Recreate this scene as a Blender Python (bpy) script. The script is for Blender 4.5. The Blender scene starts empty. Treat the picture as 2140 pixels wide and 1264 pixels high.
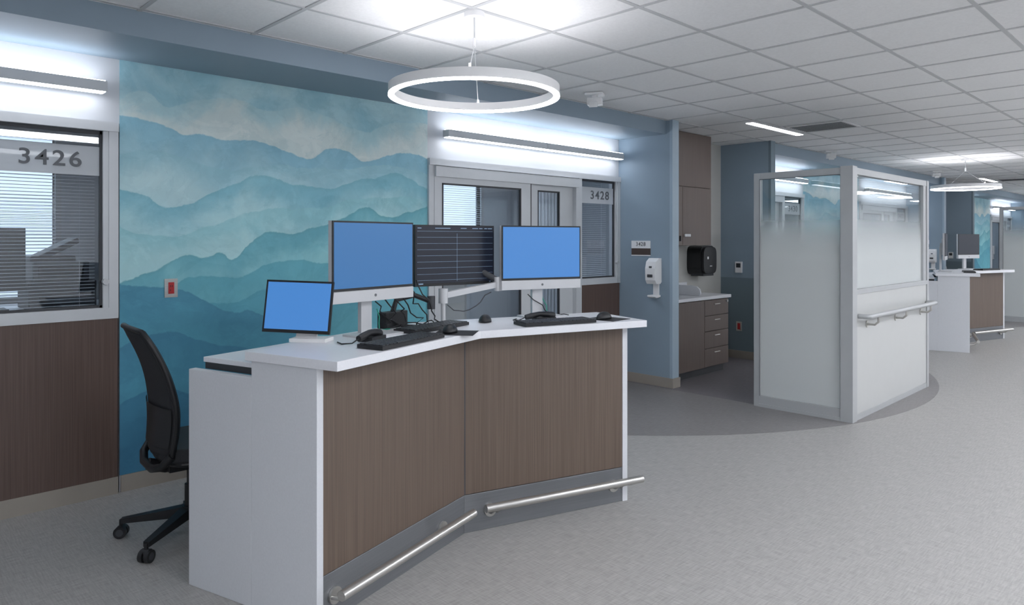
import bpy, math, random
from mathutils import Vector, Matrix
random.seed(3)
PER = 9.6
H = 1.52
CEIL = 2.74
WX = -4.68
sc = bpy.context.scene
try:
    sc.view_settings.view_transform = 'Standard'
    sc.view_settings.look = 'None'
except Exception as e:
    print(e)

# ------------------------------------------------------------------ materials
def lin(h):
    h = h.lstrip('#')
    out = []
    for i in (0, 2, 4):
        c = int(h[i:i+2], 16) / 255
        out.append(c/12.92 if c <= 0.04045 else ((c+0.055)/1.055)**2.4)
    return (out[0], out[1], out[2], 1)

MATS = {}
def pbr(name, col, rough=0.5, metal=0.0, emis=None, es=0.0, var=0.06, scale=(8, 8, 8), bump=0.0, spec=0.5, col2=None):
    m = bpy.data.materials.new(name); m.use_nodes = True
    nt = m.node_tree; N = nt.nodes; L = nt.links
    b = N['Principled BSDF']
    b.inputs['Roughness'].default_value = rough
    b.inputs['Metallic'].default_value = metal
    b.inputs['Specular IOR Level'].default_value = spec
    c = lin(col)
    tc = N.new('ShaderNodeTexCoord'); mp = N.new('ShaderNodeMapping'); mp.inputs['Scale'].default_value = scale
    L.new(tc.outputs['Object'], mp.inputs[0])
    nz = N.new('ShaderNodeTexNoise'); nz.inputs['Scale'].default_value = 1.0; nz.inputs['Detail'].default_value = 4
    L.new(mp.outputs[0], nz.inputs['Vector'])
    mr = N.new('ShaderNodeMapRange'); mr.inputs[1].default_value = 0.3; mr.inputs[2].default_value = 0.7
    L.new(nz.outputs[0], mr.inputs[0])
    mx = N.new('ShaderNodeMix'); mx.data_type = 'RGBA'
    c2 = lin(col2) if col2 else tuple(min(1, x*(1+var)) for x in c[:3])+(1,)
    c1 = c if col2 else tuple(x*(1-var) for x in c[:3])+(1,)
    mx.inputs[6].default_value = c1; mx.inputs[7].default_value = c2
    L.new(mr.outputs[0], mx.inputs[0]); L.new(mx.outputs[2], b.inputs['Base Color'])
    if bump > 0:
        bp = N.new('ShaderNodeBump'); bp.inputs['Strength'].default_value = bump; bp.inputs['Distance'].default_value = 0.01
        L.new(nz.outputs[0], bp.inputs['Height']); L.new(bp.outputs[0], b.inputs['Normal'])
    if emis:
        b.inputs['Emission Color'].default_value = lin(emis); b.inputs['Emission Strength'].default_value = es
    MATS[name] = m
    return m

pbr('paint_blue', '#8c9eac', 0.55, var=0.02, scale=(2, 2, 2))
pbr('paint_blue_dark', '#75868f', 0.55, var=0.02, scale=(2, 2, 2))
pbr('paint_pale', '#cfd2d6', 0.55, var=0.02, scale=(2, 2, 2))
pbr('paint_beige', '#c4c2bd', 0.55, var=0.02, scale=(2, 2, 2))
pbr('paint_soffit', '#8b9ca9', 0.5, var=0.02, scale=(2, 2, 2))
pbr('corner_guard', '#9fb2c0', 0.4, var=0.01)
pbr('base_rubber', '#9a938a', 0.5, var=0.03)
pbr('tile', '#eeeeee', 0.9, var=0.03, scale=(60, 60, 60))
pbr('tbar', '#c4c5c6', 0.6, var=0.01)
pbr('wood', '#594b41', 0.45, col2='#6a5b50', scale=(170, 170, 1.8))
pbr('wood_red', '#54433d', 0.42, col2='#66544c', scale=(170, 170, 1.8))
pbr('wood_cab', '#5a4c44', 0.45, col2='#685951', scale=(170, 170, 1.8))
pbr('solid_white', '#d0d2d6', 0.4, var=0.025, scale=(120, 120, 120))
pbr('counter_white', '#dfe0e4', 0.3, var=0.02, scale=(120, 120, 120))
pbr('panel_white', '#bdbebc', 0.35, var=0.01)
pbr('alu', '#b0b2b3', 0.42, 0.15, var=0.02)
pbr('alu_door', '#cccfd2', 0.42, 0.1, var=0.02)
pbr('steel', '#c4c2be', 0.3, 0.9, var=0.06, scale=(3, 3, 120))
pbr('steel_kick', '#85878b', 0.36, 0.6, var=0.05, scale=(3, 3, 160))
pbr('silver', '#c6c7c9', 0.35, 0.25, var=0.01)
pbr('black', '#17181b', 0.45, var=0.1)
pbr('black_soft', '#222327', 0.7, var=0.15, scale=(200, 200, 200), bump=0.1)
pbr('darkgrey', '#3a3c40', 0.5, var=0.05)
pbr('white_plastic', '#ececec', 0.35, var=0.01)
pbr('key', '#2f3134', 0.5, var=0.05)
pbr('red', '#b5262b', 0.4, var=0.02)
pbr('brown_sign', '#4b3f3a', 0.5, var=0.02)
pbr('text_grey', '#5d6064', 0.5, var=0.01)
pbr('text_dark', '#303236', 0.5, var=0.01)
pbr('scr_blue', '#0a1a30', 0.35, emis='#4a88d0', es=0.93, var=0.0)
pbr('scr_blue2', '#0a1a30', 0.35, emis='#3a76b2', es=0.85, var=0.0)
pbr('scr_dark', '#0c0f18', 0.3, emis='#121828', es=0.6, var=0.0)
pbr('scr_line', '#8ea8c0', 0.4, emis='#7d93ad', es=0.25, var=0.0)
pbr('glow', '#ffffff', 0.5, emis='#f6f8ff', es=14, var=0.0)
pbr('glow_ring', '#ffffff', 0.5, emis='#fbfaff', es=10, var=0.0)
pbr('glow_up', '#ffffff', 0.5, emis='#fbfaff', es=26, var=0.0)
pbr('glow_wall', '#ffffff', 0.5, emis='#f2f6ff', es=10, var=0.0)
pbr('glow_fill', '#ffffff', 0.5, emis='#f5f8ff', es=23, var=0.0)
pbr('glow_room_fill', '#ffffff', 0.5, emis='#e8f0ff', es=16, var=0.0)
pbr('blind', '#c9cfd6', 0.5, var=0.02)
pbr('room_paint', '#b0b6bc', 0.6, var=0.02)
pbr('cable_green', '#2f9d86', 0.5, var=0.02)
pbr('vent_dark', '#55585a', 0.6, var=0.02)

def floor_mat(name, c1, c2):
    m = bpy.data.materials.new(name); m.use_nodes = True
    nt = m.node_tree; N = nt.nodes; L = nt.links; b = N['Principled BSDF']
    b.inputs['Roughness'].default_value = 0.48; b.inputs['Specular IOR Level'].default_value = 0.35
    tc = N.new('ShaderNodeTexCoord')
    vals = []
    for s in ((12, 150, 1), (150, 12, 1)):
        mp = N.new('ShaderNodeMapping'); mp.inputs['Scale'].default_value = s
        L.new(tc.outputs['Object'], mp.inputs[0])
        nz = N.new('ShaderNodeTexNoise'); nz.inputs['Scale'].default_value = 1; nz.inputs['Detail'].default_value = 3
        L.new(mp.outputs[0], nz.inputs['Vector']); vals.append(nz)
    ad = N.new('ShaderNodeMath'); ad.operation = 'ADD'
    L.new(vals[0].outputs[0], ad.inputs[0]); L.new(vals[1].outputs[0], ad.inputs[1])
    mr = N.new('ShaderNodeMapRange'); mr.inputs[1].default_value = 0.75; mr.inputs[2].default_value = 1.25
    L.new(ad.outputs[0], mr.inputs[0])
    mx = N.new('ShaderNodeMix'); mx.data_type = 'RGBA'
    mx.inputs[6].default_value = lin(c1); mx.inputs[7].default_value = lin(c2)
    L.new(mr.outputs[0], mx.inputs[0]); L.new(mx.outputs[2], b.inputs['Base Color'])
    MATS[name] = m
floor_mat('floor_light', '#94928f', '#acaaa7')
floor_mat('floor_mid', '#7a7776', '#8a8787')
floor_mat('floor_dark_shaded', '#6c686c', '#7c787c')

def glass_mat(name, tint=(0.86, 0.9, 0.92), refl=1.0):
    # thin architectural glass: Schlick reflectance, identical from both sides of the sheet
    m = bpy.data.materials.new(name); m.use_nodes = True
    nt = m.node_tree; N = nt.nodes; L = nt.links
    N.remove(N['Principled BSDF']); out = N['Material Output']
    tr = N.new('ShaderNodeBsdfTransparent'); tr.inputs[0].default_value = (*tint, 1)
    gl = N.new('ShaderNodeBsdfGlossy'); gl.inputs['Roughness'].default_value = 0.01
    lw = N.new('ShaderNodeLayerWeight'); lw.inputs[0].default_value = 0.5
    pw = N.new('ShaderNodeMath'); pw.operation = 'POWER'; pw.inputs[1].default_value = 5; L.new(lw.outputs['Facing'], pw.inputs[0])
    ml = N.new('ShaderNodeMath'); ml.operation = 'MULTIPLY_ADD'; ml.inputs[1].default_value = 0.95*refl; ml.inputs[2].default_value = 0.045*refl
    L.new(pw.outputs[0], ml.inputs[0]); ml.use_clamp = True
    mx = N.new('ShaderNodeMixShader'); L.new(ml.outputs[0], mx.inputs[0]); L.new(tr.outputs[0], mx.inputs[1]); L.new(gl.outputs[0], mx.inputs[2])
    L.new(mx.outputs[0], out.inputs[0])
    MATS[name] = m
    return m, mx, out
glass_mat('glass', (0.90, 0.93, 0.95), 1.4)
# frosted gradient glass
m, mx, out = glass_mat('glass_frost', (0.9, 0.94, 0.95), 1.3)
nt = m.node_tree; N = nt.nodes; L = nt.links
df = N.new('ShaderNodeBsdfDiffuse'); df.inputs[0].default_value = (0.72, 0.74, 0.735, 1)
tl = N.new('ShaderNodeBsdfTranslucent'); tl.inputs[0].default_value = (0.84, 0.88, 0.87, 1)
m1 = N.new('ShaderNodeMixShader'); m1.inputs[0].default_value = 0.3
L.new(df.outputs[0], m1.inputs[1]); L.new(tl.outputs[0], m1.inputs[2])
tc = N.new('ShaderNodeTexCoord'); sp = N.new('ShaderNodeSeparateXYZ'); L.new(tc.outputs['Object'], sp.inputs[0])
mr = N.new('ShaderNodeMapRange'); mr.interpolation_type = 'SMOOTHSTEP'
mr.inputs[1].default_value = 1.88; mr.inputs[2].default_value = 1.34; mr.inputs[3].default_value = 0.0; mr.inputs[4].default_value = 0.97
L.new(sp.outputs[2], mr.inputs[0])
m2 = N.new('ShaderNodeMixShader'); L.new(mr.outputs[0], m2.inputs[0]); L.new(mx.outputs[0], m2.inputs[1]); L.new(m1.outputs[0], m2.inputs[2])
L.new(m2.outputs[0], out.inputs[0])
# frosted band film
m, mx, out = glass_mat('film', (0.9, 0.9, 0.9), 1.0)
N = m.node_tree.nodes; L = m.node_tree.links
df = N.new('ShaderNodeBsdfDiffuse'); df.inputs[0].default_value = (0.66, 0.69, 0.72, 1)
m1 = N.new('ShaderNodeMixShader'); m1.inputs[0].default_value = 0.75
L.new(mx.outputs[0], m1.inputs[1]); L.new(df.outputs[0], m1.inputs[2]); L.new(m1.outputs[0], out.inputs[0])

# mural
def mural_mat():
    m = bpy.data.materials.new('mural_watercolor'); m.use_nodes = True
    nt = m.node_tree; N = nt.nodes; L = nt.links; b = N['Principled BSDF']; b.inputs['Roughness'].default_value = 0.6
    tc = N.new('ShaderNodeTexCoord'); sp = N.new('ShaderNodeSeparateXYZ'); L.new(tc.outputs['Object'], sp.inputs[0])
    def mr(src, a, c, d=0.0, e=1.0, smooth=False):
        n = N.new('ShaderNodeMapRange')
        if smooth: n.interpolation_type = 'SMOOTHSTEP'
        n.inputs[1].default_value = a; n.inputs[2].default_value = c; n.inputs[3].default_value = d; n.inputs[4].default_value = e
        L.new(src, n.inputs[0]); return n.outputs[0]
    def math_(op, a, c):
        n = N.new('ShaderNodeMath'); n.operation = op
        for i, v in enumerate((a, c)):
            if isinstance(v, (int, float)): n.inputs[i].default_value = v
            else: L.new(v, n.inputs[i])
        return n.outputs[0]
    def noise(scale, detail, rough=0.55, dist=0.0, off=0.0, sc3=(1, 1, 1)):
        mp = N.new('ShaderNodeMapping'); mp.inputs['Location'].default_value = (off, off, off); mp.inputs['Scale'].default_value = sc3
        L.new(tc.outputs['Object'], mp.inputs[0])
        n = N.new('ShaderNodeTexNoise'); n.inputs['Scale'].default_value = scale; n.inputs['Detail'].default_value = detail
        n.inputs['Roughness'].default_value = rough; n.inputs['Distortion'].default_value = dist
        L.new(mp.outputs[0], n.inputs['Vector']); return n.outputs[0]
    def mix(f, a, c):
        n = N.new('ShaderNodeMix'); n.data_type = 'RGBA'
        if isinstance(f, (int, float)): n.inputs[0].default_value = f
        else: L.new(f, n.inputs[0])
        for i, v in ((6, a), (7, c)):
            if isinstance(v, tuple): n.inputs[i].default_value = v
            else: L.new(v, n.inputs[i])
        return n.outputs[2]
    def mul(a, c):
        n = N.new('ShaderNodeMix'); n.data_type = 'RGBA'; n.blend_type = 'MULTIPLY'; n.inputs[0].default_value = 1
        L.new(a, n.inputs[6]); L.new(c, n.inputs[7]); return n.outputs[2]
    u = mr(sp.outputs[1], 1.257, 3.568); v = mr(sp.outputs[2], 0.1, 2.6)
    fine = noise(7, 6, 0.6)
    big = noise(2.2, 5, 0.6, 0.8)
    fine0 = math_('MULTIPLY', math_('SUBTRACT', fine, 0.5), 0.026)
    vv = math_('ADD', v, fine0)
    col = mix(mr(big, 0.35, 0.65), lin('#8cc1d0'), lin('#add3da'))
    layers = [
        ([(0, .905), (.06, .93), (.12, .90), (.2, .93), (.3, .945), (.4, .925), (.5, .945), (.6, .93), (.75, .90), (.85, .94), (1, .95)], '#a9d0d7', '#cddedd', .07, 0),
        ([(0, .868), (.058, .859), (.118, .854), (.168, .834), (.207, .845), (.247, .833), (.315, .834), (.388, .835), (.464, .815), (.544, .804), (.61, .836), (.68, .832), (.735, .807), (.811, .827), (.91, .845), (1, .838)], '#82bdd1', '#aad3dc', .17, .2),
        ([(0, .775), (.1, .79), (.2, .765), (.3, .755), (.42, .775), (.55, .775), (.7, .785), (.8, .80), (.9, .80), (1, .785)], '#91c6d4', '#afd6dd', .10, .08),
        ([(0, .689), (.058, .674), (.106, .652), (.18, .66), (.233, .688), (.287, .709), (.344, .737), (.403, .747), (.464, .728), (.544, .721), (.628, .722), (.717, .751), (.792, .76), (.86, .779), (.93, .763), (1, .735)], '#75bacb', '#a6d5dc', .12, .25),
        ([(0, .60), (.12, .575), (.22, .60), (.33, .635), (.45, .655), (.58, .66), (.7, .69), (.82, .70), (.92, .705), (1, .69)], '#8ac8d2', '#a9d8dd', .09, .1),
        ([(0, .464), (.058, .483), (.118, .505), (.161, .526), (.22, .518), (.263, .536), (.295, .514), (.344, .555), (.403, .588), (.464, .582), (.544, .599), (.628, .622), (.70, .652), (.755, .669), (.811, .640), (.91, .653), (1, .679)], '#5eb0c0', '#82c7cf', .10, .6),
        ([(0, .40), (.1, .44), (.2, .474), (.3, .465), (.4, .50), (.5, .51), (.6, .495), (.7, .53), (.8, .55), (.9, .56), (1, .59)], '#52abbd', '#67bac7', .13, .25),
        ([(0, .36), (.15, .40), (.3, .40), (.4, .43), (.55, .40), (.7, .44), (.85, .47), (1, .49)], '#48a4ba', '#57b2c3', .13, .15),
        ([(0, .462), (.046, .455), (.118, .448), (.18, .430), (.233, .397), (.287, .373), (.358, .372), (.418, .338), (.53, .285), (.628, .254), (.8, .24), (1, .26)], '#378eab', '#409cb6', .14, .3),
        ([(0, .31), (.12, .335), (.25, .29), (.38, .26), (.5, .21), (.7, .18), (1, .16)], '#3086a6', '#3894b1', .12, .12),
        ([(0, .17), (.1, .20), (.2, .16), (.4, .12), (1, .1)], '#287ea1', '#217499', .15, .15),
    ]
    for pts, dark, light, fade, edge in layers:
        fc = N.new('ShaderNodeFloatCurve')
        cv = fc.mapping.curves[0]
        cv.points[0].location = pts[0]; cv.points[-1].location = pts[-1]
        for p in pts[1:-1]: cv.points.new(*p)
        fc.mapping.update()
        L.new(u, fc.inputs['Value'])
        d = math_('SUBTRACT', fc.outputs[0], vv)
        mask = mr(d, -0.001, 0.002)
        dn = math_('ADD', d, math_('MULTIPLY', math_('SUBTRACT', big, 0.5), 0.22))
        lay = mix(mr(dn, 0.0, fade, smooth=True), lin(dark), lin(light))
        if edge:
            em = math_('MULTIPLY', mr(d, 0.0, 0.010, 1.0, 0.0), edge*0.45)
            lay = mix(em, lay, tuple(x*0.6 for x in lin(dark)[:3])+(1,))
        col = mix(mask, col, lay)
    blot = mix(mr(noise(5, 8, 0.7, 1.5), 0.3, 0.7), (0.94, 0.94, 0.94, 1), (1.05, 1.05, 1.04, 1))
    col = mul(col, blot)
    for o_, th, k1 in ((3.1, 0.52, 1.08), (7.7, 0.55, 0.92), (12.4, 0.5, 1.06), (21.3, 0.53, 0.95)):
        nn = noise(1.9, 7, 0.62, 0.9, o_, (1, 1, 1.5))
        col = mul(col, mix(mr(nn, th, th+0.012), (1, 1, 1, 1), (k1, k1**0.6, k1**0.5, 1)))
    hs = N.new('ShaderNodeHueSaturation'); hs.inputs['Saturation'].default_value = 0.9; hs.inputs['Value'].default_value = 1.05
    L.new(col, hs.inputs['Color'])
    L.new(hs.outputs[0], b.inputs['Base Color'])
    MATS['mural'] = m
mural_mat()

# ------------------------------------------------------------------ mesh builder
class MB:
    def __init__(s): s.v = []; s.f = []; s.m = []; s.sm = []; s.mats = []
    def mi(s, m):
        if m not in s.mats: s.mats.append(m)
        return s.mats.index(m)
    def add(s, vs, fs, m, smooth=False):
        o = len(s.v); s.v += [tuple(x) for x in vs]; k = s.mi(m)
        for f in fs: s.f.append([o+i for i in f]); s.m.append(k); s.sm.append(smooth)
    def box(s, x0, x1, y0, y1, z0, z1, m):
        if x0 > x1: x0, x1 = x1, x0
        if y0 > y1: y0, y1 = y1, y0
        vs = [(x0, y0, z0), (x1, y0, z0), (x1, y1, z0), (x0, y1, z0), (x0, y0, z1), (x1, y0, z1), (x1, y1, z1), (x0, y1, z1)]
        s.add(vs, [(0, 3, 2, 1), (4, 5, 6, 7), (0, 1, 5, 4), (1, 2, 6, 5), (2, 3, 7, 6), (3, 0, 4, 7)], m)
    def obox(s, M, hx, hy, hz, m):
        vs = [M @ Vector((x*hx, y*hy, z*hz)) for z in (-1, 1) for x, y in ((-1, -1), (1, -1), (1, 1), (-1, 1))]
        s.add(vs, [(0, 3, 2, 1), (4, 5, 6, 7), (0, 1, 5, 4), (1, 2, 6, 5), (2, 3, 7, 6), (3, 0, 4, 7)], m)
    def prism(s, poly, z0, z1, m, M=None):
        n = len(poly)
        a = sum(poly[i][0]*poly[(i+1) % n][1]-poly[(i+1) % n][0]*poly[i][1] for i in range(n))
        if a < 0: poly = poly[::-1]
        vs = [Vector((p[0], p[1], z0)) for p in poly]+[Vector((p[0], p[1], z1)) for p in poly]
        if M: vs = [M @ v for v in vs]
        fs = [tuple(range(n-1, -1, -1)), tuple(range(n, 2*n))]+[(i, (i+1) % n, n+(i+1) % n, n+i) for i in range(n)]
        s.add(vs, fs, m)
    def cyl(s, p0, p1, r, m, seg=20, r2=None, caps=True):
        p0 = Vector(p0); p1 = Vector(p1); r2 = r if r2 is None else r2
        z = (p1-p0).normalized(); x = z.orthogonal().normalized(); y = z.cross(x)
        vs = []
        for p, rr in ((p0, r), (p1, r2)):
            for i in range(seg):
                a = 2*math.pi*i/seg; vs.append(p+x*math.cos(a)*rr+y*math.sin(a)*rr)
        s.add(vs, [(i, (i+1) % seg, seg+(i+1) % seg, seg+i) for i in range(seg)], m, True)
        if caps: s.add(vs, [tuple(range(seg-1, -1, -1)), tuple(range(seg, 2*seg))], m)
    def tube(s, pts, r, m, seg=10, rs=None):
        pts = [Vector(p) for p in pts]; rings = []; px = None
        for i, p in enumerate(pts):
            t = (pts[min(i+1, len(pts)-1)]-pts[max(i-1, 0)]).normalized()
            x = t.orthogonal().normalized() if px is None else (px-t*px.dot(t)).normalized()
            px = x; y = t.cross(x); rr = rs[i] if rs else r
            rings.append([p+x*math.cos(2*math.pi*k/seg)*rr+y*math.sin(2*math.pi*k/seg)*rr for k in range(seg)])
        vs = [v for g in rings for v in g]; fs = []
        for i in range(len(pts)-1):
            for k in range(seg):
                a = i*seg+k; b2 = i*seg+(k+1) % seg
                fs.append((a, b2, b2+seg, a+seg))
        fs2 = [tuple(range(seg-1, -1, -1)), tuple((len(pts)-1)*seg+k for k in range(seg))]
        s.add(vs, fs, m, True); s.add(vs, fs2, m)
    def ellip(s, M, rx, ry, rz, m, nu=20, nv=12, zmin=-1.0):
        vs = []; fs = []
        for j in range(nv+1):
            ph = -math.pi/2+math.pi*j/nv
            for i in range(nu):
                th = 2*math.pi*i/nu
                vs.append(M @ Vector((rx*math.cos(ph)*math.cos(th), ry*math.cos(ph)*math.sin(th), max(zmin, math.sin(ph))*rz)))
        for j in range(nv):
            for i in range(nu):
                fs.append((j*nu+i, j*nu+(i+1) % nu, (j+1)*nu+(i+1) % nu, (j+1)*nu+i))
        s.add(vs, fs, m, True)
    def mesh(s, name):
        me = bpy.data.meshes.new(name); me.from_pydata(s.v, [], s.f)
        for n in s.mats: me.materials.append(MATS[n])
        me.polygons.foreach_set('material_index', s.m); me.polygons.foreach_set('use_smooth', s.sm)
        me.update(); return me
    def obj(s, name, loc=(0, 0, 0), rz=0, bevel=0, parent=None, solid=0, sub=0):
        o = bpy.data.objects.new(name, s.mesh(name)); sc.collection.objects.link(o)
        o.location = loc; o.rotation_euler = (0, 0, rz)
        if parent: o.parent = parent
        if solid:
            md = o.modifiers.new('s', 'SOLIDIFY'); md.thickness = solid; md.offset = 0
        if bevel:
            md = o.modifiers.new('b', 'BEVEL'); md.width = bevel; md.segments = 2; md.limit_method = 'ANGLE'; md.angle_limit = math.radians(50)
        if sub:
            md = o.modifiers.new('u', 'SUBSURF'); md.levels = sub; md.render_levels = sub
        return o

def T(x, y, z, rz=0.0, rx=0.0, ry=0.0):
    return Matrix.Translation((x, y, z)) @ Matrix.Rotation(rz, 4, 'Z') @ Matrix.Rotation(ry, 4, 'Y') @ Matrix.Rotation(rx, 4, 'X')

def dup(o, off):
    n = o.copy(); n.location = (o.location.x, o.location.y+off, o.location.z); sc.collection.objects.link(n)
    for c in o.children:
        k = c.copy(); sc.collection.objects.link(k); k.parent = n
    return n
def dupall(objs, offs):
    for off in offs:
        for o in objs: dup(o, off)

def text(name, body, size, loc, rot, mat, parent=None, extr=0.0008, space=1.0, sx=1.0, bold=0.0):
    cu = bpy.data.curves.new(name, 'FONT'); cu.body = body; cu.size = size; cu.align_x = 'CENTER'; cu.align_y = 'CENTER'
    cu.extrude = extr; cu.space_character = space; cu.offset = bold
    cu.materials.append(MATS[mat])
    o = bpy.data.objects.new(name, cu); sc.collection.objects.link(o); o.location = loc; o.rotation_euler = rot
    o.scale = (sx, 1, 1)
    if parent: o.parent = parent
    return o
FX = (math.radians(90), 0, math.radians(90))   # faces +X
FY = (math.radians(90), 0, 0)                  # faces -Y

# ------------------------------------------------------------------ room shell
Y0, Y1 = -2.6, 27.6
XR = 3.6; XB = -7.6
b = MB(); b.box(XB-0.2, XR+0.1, Y0-0.1, Y1+0.1, -0.1, 0.0, 'floor_light'); b.obj('floor')
def zone(off):
    b = MB()
    cx, cy, R = -5.7, 7.25, 3.7
    pts = []
    a0 = math.asin(-math.sqrt(R*R-1.0)/R); a1 = -a0
    for i in range(49):
        a = a0+(a1-a0)*i/48
        pts.append((cx+R*math.cos(a), cy+R*math.sin(a)))
    b.prism(pts, 0.0, 0.0012, 'floor_mid')
    b.box(-4.68, -3.07, 6.12, 8.35, 0.0012, 0.0022, 'floor_dark_shaded')  # alcove's own darker flooring, with its shade also painted into the colour
    return b.obj('floor_inlay')
zo = zone(0); dupall([zo], [PER, 2*PER])
b = MB(); b.box(XB-0.2, XR+0.1, Y0-0.1, Y1+0.1, CEIL, CEIL+0.1, 'tile'); b.obj('ceiling')
b = MB()
y = 3.67-0.62*10
while y < Y1:
    if y > Y0: b.box(-4.6, XR, y-0.012, y+0.012, CEIL-0.004, CEIL, 'tbar')
    y += 0.62
x = -4.04
while x < XR:
    b.box(x-0.012, x+0.012, Y0, Y1, CEIL-0.0045, CEIL, 'tbar'); x += 0.62
b.obj('ceiling_grid')
b = MB(); b.box(XR, XR+0.1, Y0, Y1, 0, CEIL, 'paint_pale'); b.obj('wall_right')
b = MB(); b.box(XB, XR, Y0-0.1, Y0, 0, CEIL, 'paint_pale'); b.obj('wall_back')
b = MB(); b.box(XB, XR, Y1, Y1+0.1, 0, CEIL, 'paint_pale'); b.obj('wall_front')

def bay_wall():
    objs = []
    X2 = WX-0.12
    b = MB(); b.box(X2, WX, -1.25, 1.257, 2.215, CEIL, 'paint_pale'); objs.append(b.obj('wall_left_header'))
    b = MB(); b.box(X2, WX, 3.568, 6.17, 2.195, CEIL, 'paint_pale'); objs.append(b.obj('wall_left_header'))
    b = MB(); b.box(X2, WX, 1.257, 3.568, 0, CEIL, 'paint_pale'); objs.append(b.obj('wall_left'))
    b = MB(); b.box(X2, WX, 6.17, 8.46, 0, CEIL, 'paint_beige'); objs.append(b.obj('wall_left_alcove'))
    b = MB(); b.box(WX, -4.0, 6.17, 6.28, 0, CEIL, 'paint_blue')
    b.box(-4.03, -3.997, 6.167, 6.283, 0.1, CEIL, 'corner_guard'); objs.append(b.obj('wall_wing_near'))
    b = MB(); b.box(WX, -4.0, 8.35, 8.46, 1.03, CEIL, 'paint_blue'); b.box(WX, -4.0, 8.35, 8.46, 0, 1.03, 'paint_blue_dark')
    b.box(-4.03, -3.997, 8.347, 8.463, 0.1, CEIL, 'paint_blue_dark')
    objs.append(b.obj('wall_wing_far'))
    b = MB(); b.box(WX, -4.08, -1.14, 6.17, 2.6, CEIL, 'paint_soffit'); objs.append(b.obj('soffit_left'))
    b = MB(); b.box(WX, WX+0.004, 1.257, 3.568, 0.1, 2.6, 'mural'); objs.append(b.obj('wall_mural'))
    b = MB()
    b.box(WX, WX+0.012, 1.262, 3.565, 0, 0.1, 'base_rubber')
    b.box(WX+0.02, -3.985, 6.158, 6.17, 0, 0.1, 'base_rubber'); b.box(-4.0, -3.985, 6.17, 6.295, 0, 0.1, 'base_rubber')
    b.box(WX+0.012, -3.985, 8.338, 8.35, 0, 0.1, 'base_rubber'); b.box(-4.0, -3.985, 8.35, 8.47, 0, 0.1, 'base_rubber')
    objs.append(b.obj('baseboard_left'))
    return objs
bw = bay_wall(); dupall(bw, [PER, 2*PER])
b = MB(); b.box(WX, -4.0, -1.25, -1.14, 0, CEIL, 'paint_blue'); b.box(WX-0.12, WX, Y0, -1.25, 0, CEIL, 'paint_pale'); b.obj('wall_wing_start')

# ------------------------------------------------------------------ glazed door sets
def door_set(off, y0, y1, ya, yb, yc, yd, ys0, ys1, label, name, ztop):
    b = MB(); X = WX; AL = 'alu_door'
    fx0, fx1 = X-0.09, X+0.025
    b.box(fx0, fx1+0.01, y0, y1, ztop-0.055, ztop, AL)
    b.box(fx0, fx1, y0, y0+0.055, 0, ztop-0.055, AL); b.box(fx0, fx1, y1-0.05, y1, 1.05, ztop-0.055, AL)
    b.box(X-0.09, X+0.012, y1-0.05, y1, 0, 1.05, 'wood_red')
    b.box(X-0.06, X+0.05, y0+0.055, ys0-0.06, ztop-0.15, ztop-0.055, AL)
    b.box(X+0.05, X+0.0515, y0+0.055, ys0-0.06, ztop-0.062, ztop-0.057, 'darkgrey')
    b.box(fx0, fx1+0.005, ys0-0.085, ys0-0.0, 0, ztop-0.055, AL)
    def leaf(a0, a1, g0, g1, xx):
        zt = ztop-0.15; gt = ztop-0.20
        b.box(xx-0.02, xx+0.02, a0, g0, 0.02, zt, AL); b.box(xx-0.02, xx+0.02, g1, a1, 0.02, zt, AL)
        b.box(xx-0.02, xx+0.02, g0, g1, gt, zt, AL); b.box(xx-0.02, xx+0.02, g0, g1, 0.02, 0.25, AL)
        b.box(xx-0.003, xx+0.003, g0, g1, 0.25, gt, 'glass')
        b.box(xx+0.0, xx+0.021, g0, g0+0.014, 0.25, gt, 'darkgrey'); b.box(xx, xx+0.021, g1-0.014, g1, 0.25, gt, 'darkgrey')
        b.box(xx, xx+0.021, g0, g1, gt-0.014, gt, 'darkgrey')
    leaf(y0+0.055, (yb+yc)/2, ya, yb, X+0.01)
    leaf((yb+yc)/2-0.02, ys0-0.085, yc, yd, X-0.04)
    b.box(X+0.018, X+0.032, (yb+yc)/2-0.012, (yb+yc)/2-0.002, 0.02, ztop-0.15, 'darkgrey')
    b.box(fx0, fx1, ys0, ys1+0.03, 1.05, 1.115, AL)
    b.box(X-0.02, X+0.018, ys0, ys0+0.02, 1.115, ztop-0.055, AL)
    b.box(X-0.02, X+0.018, ys1, ys1+0.03, 1.115, ztop-0.055, AL)
    b.box(X-0.02, X+0.0, ys0+0.02, ys1, 1.115, 1.13, 'darkgrey'); b.box(X-0.02, X+0.0, ys0+0.02, ys1, ztop-0.075, ztop-0.055, 'darkgrey')
    b.box(X-0.02, X+0.0, ys1-0.014, ys1, 1.115, ztop-0.055, 'darkgrey')
    b.box(X-0.016, X-0.010, ys0+0.02, ys1, 1.115, ztop-0.055, 'glass')
    b.box(X-0.009, X-0.007, ys0+0.02, ys1-0.014, 1.895, 2.065, 'film')
    b.cyl((X+0.015, ys1+0.01, 1.27), (X+0.045, ys1+0.01, 1.27), 0.018, 'silver', 14)
    b.box(X-0.09, X+0.015, ys0, y1-0.05, 0.1, 1.05, 'wood_red'); b.box(X-0.09, X+0.02, ys0, y1, 0, 0.1, 'base_rubber')
    o = b.obj(name, (0, off, 0))
    text('number', label, 0.122, (X-0.004, (ys0+ys1)/2+0.045, 1.98), FX, 'text_grey', o, space=1.2, sx=1.12, bold=0.0015)
    return o
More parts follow.
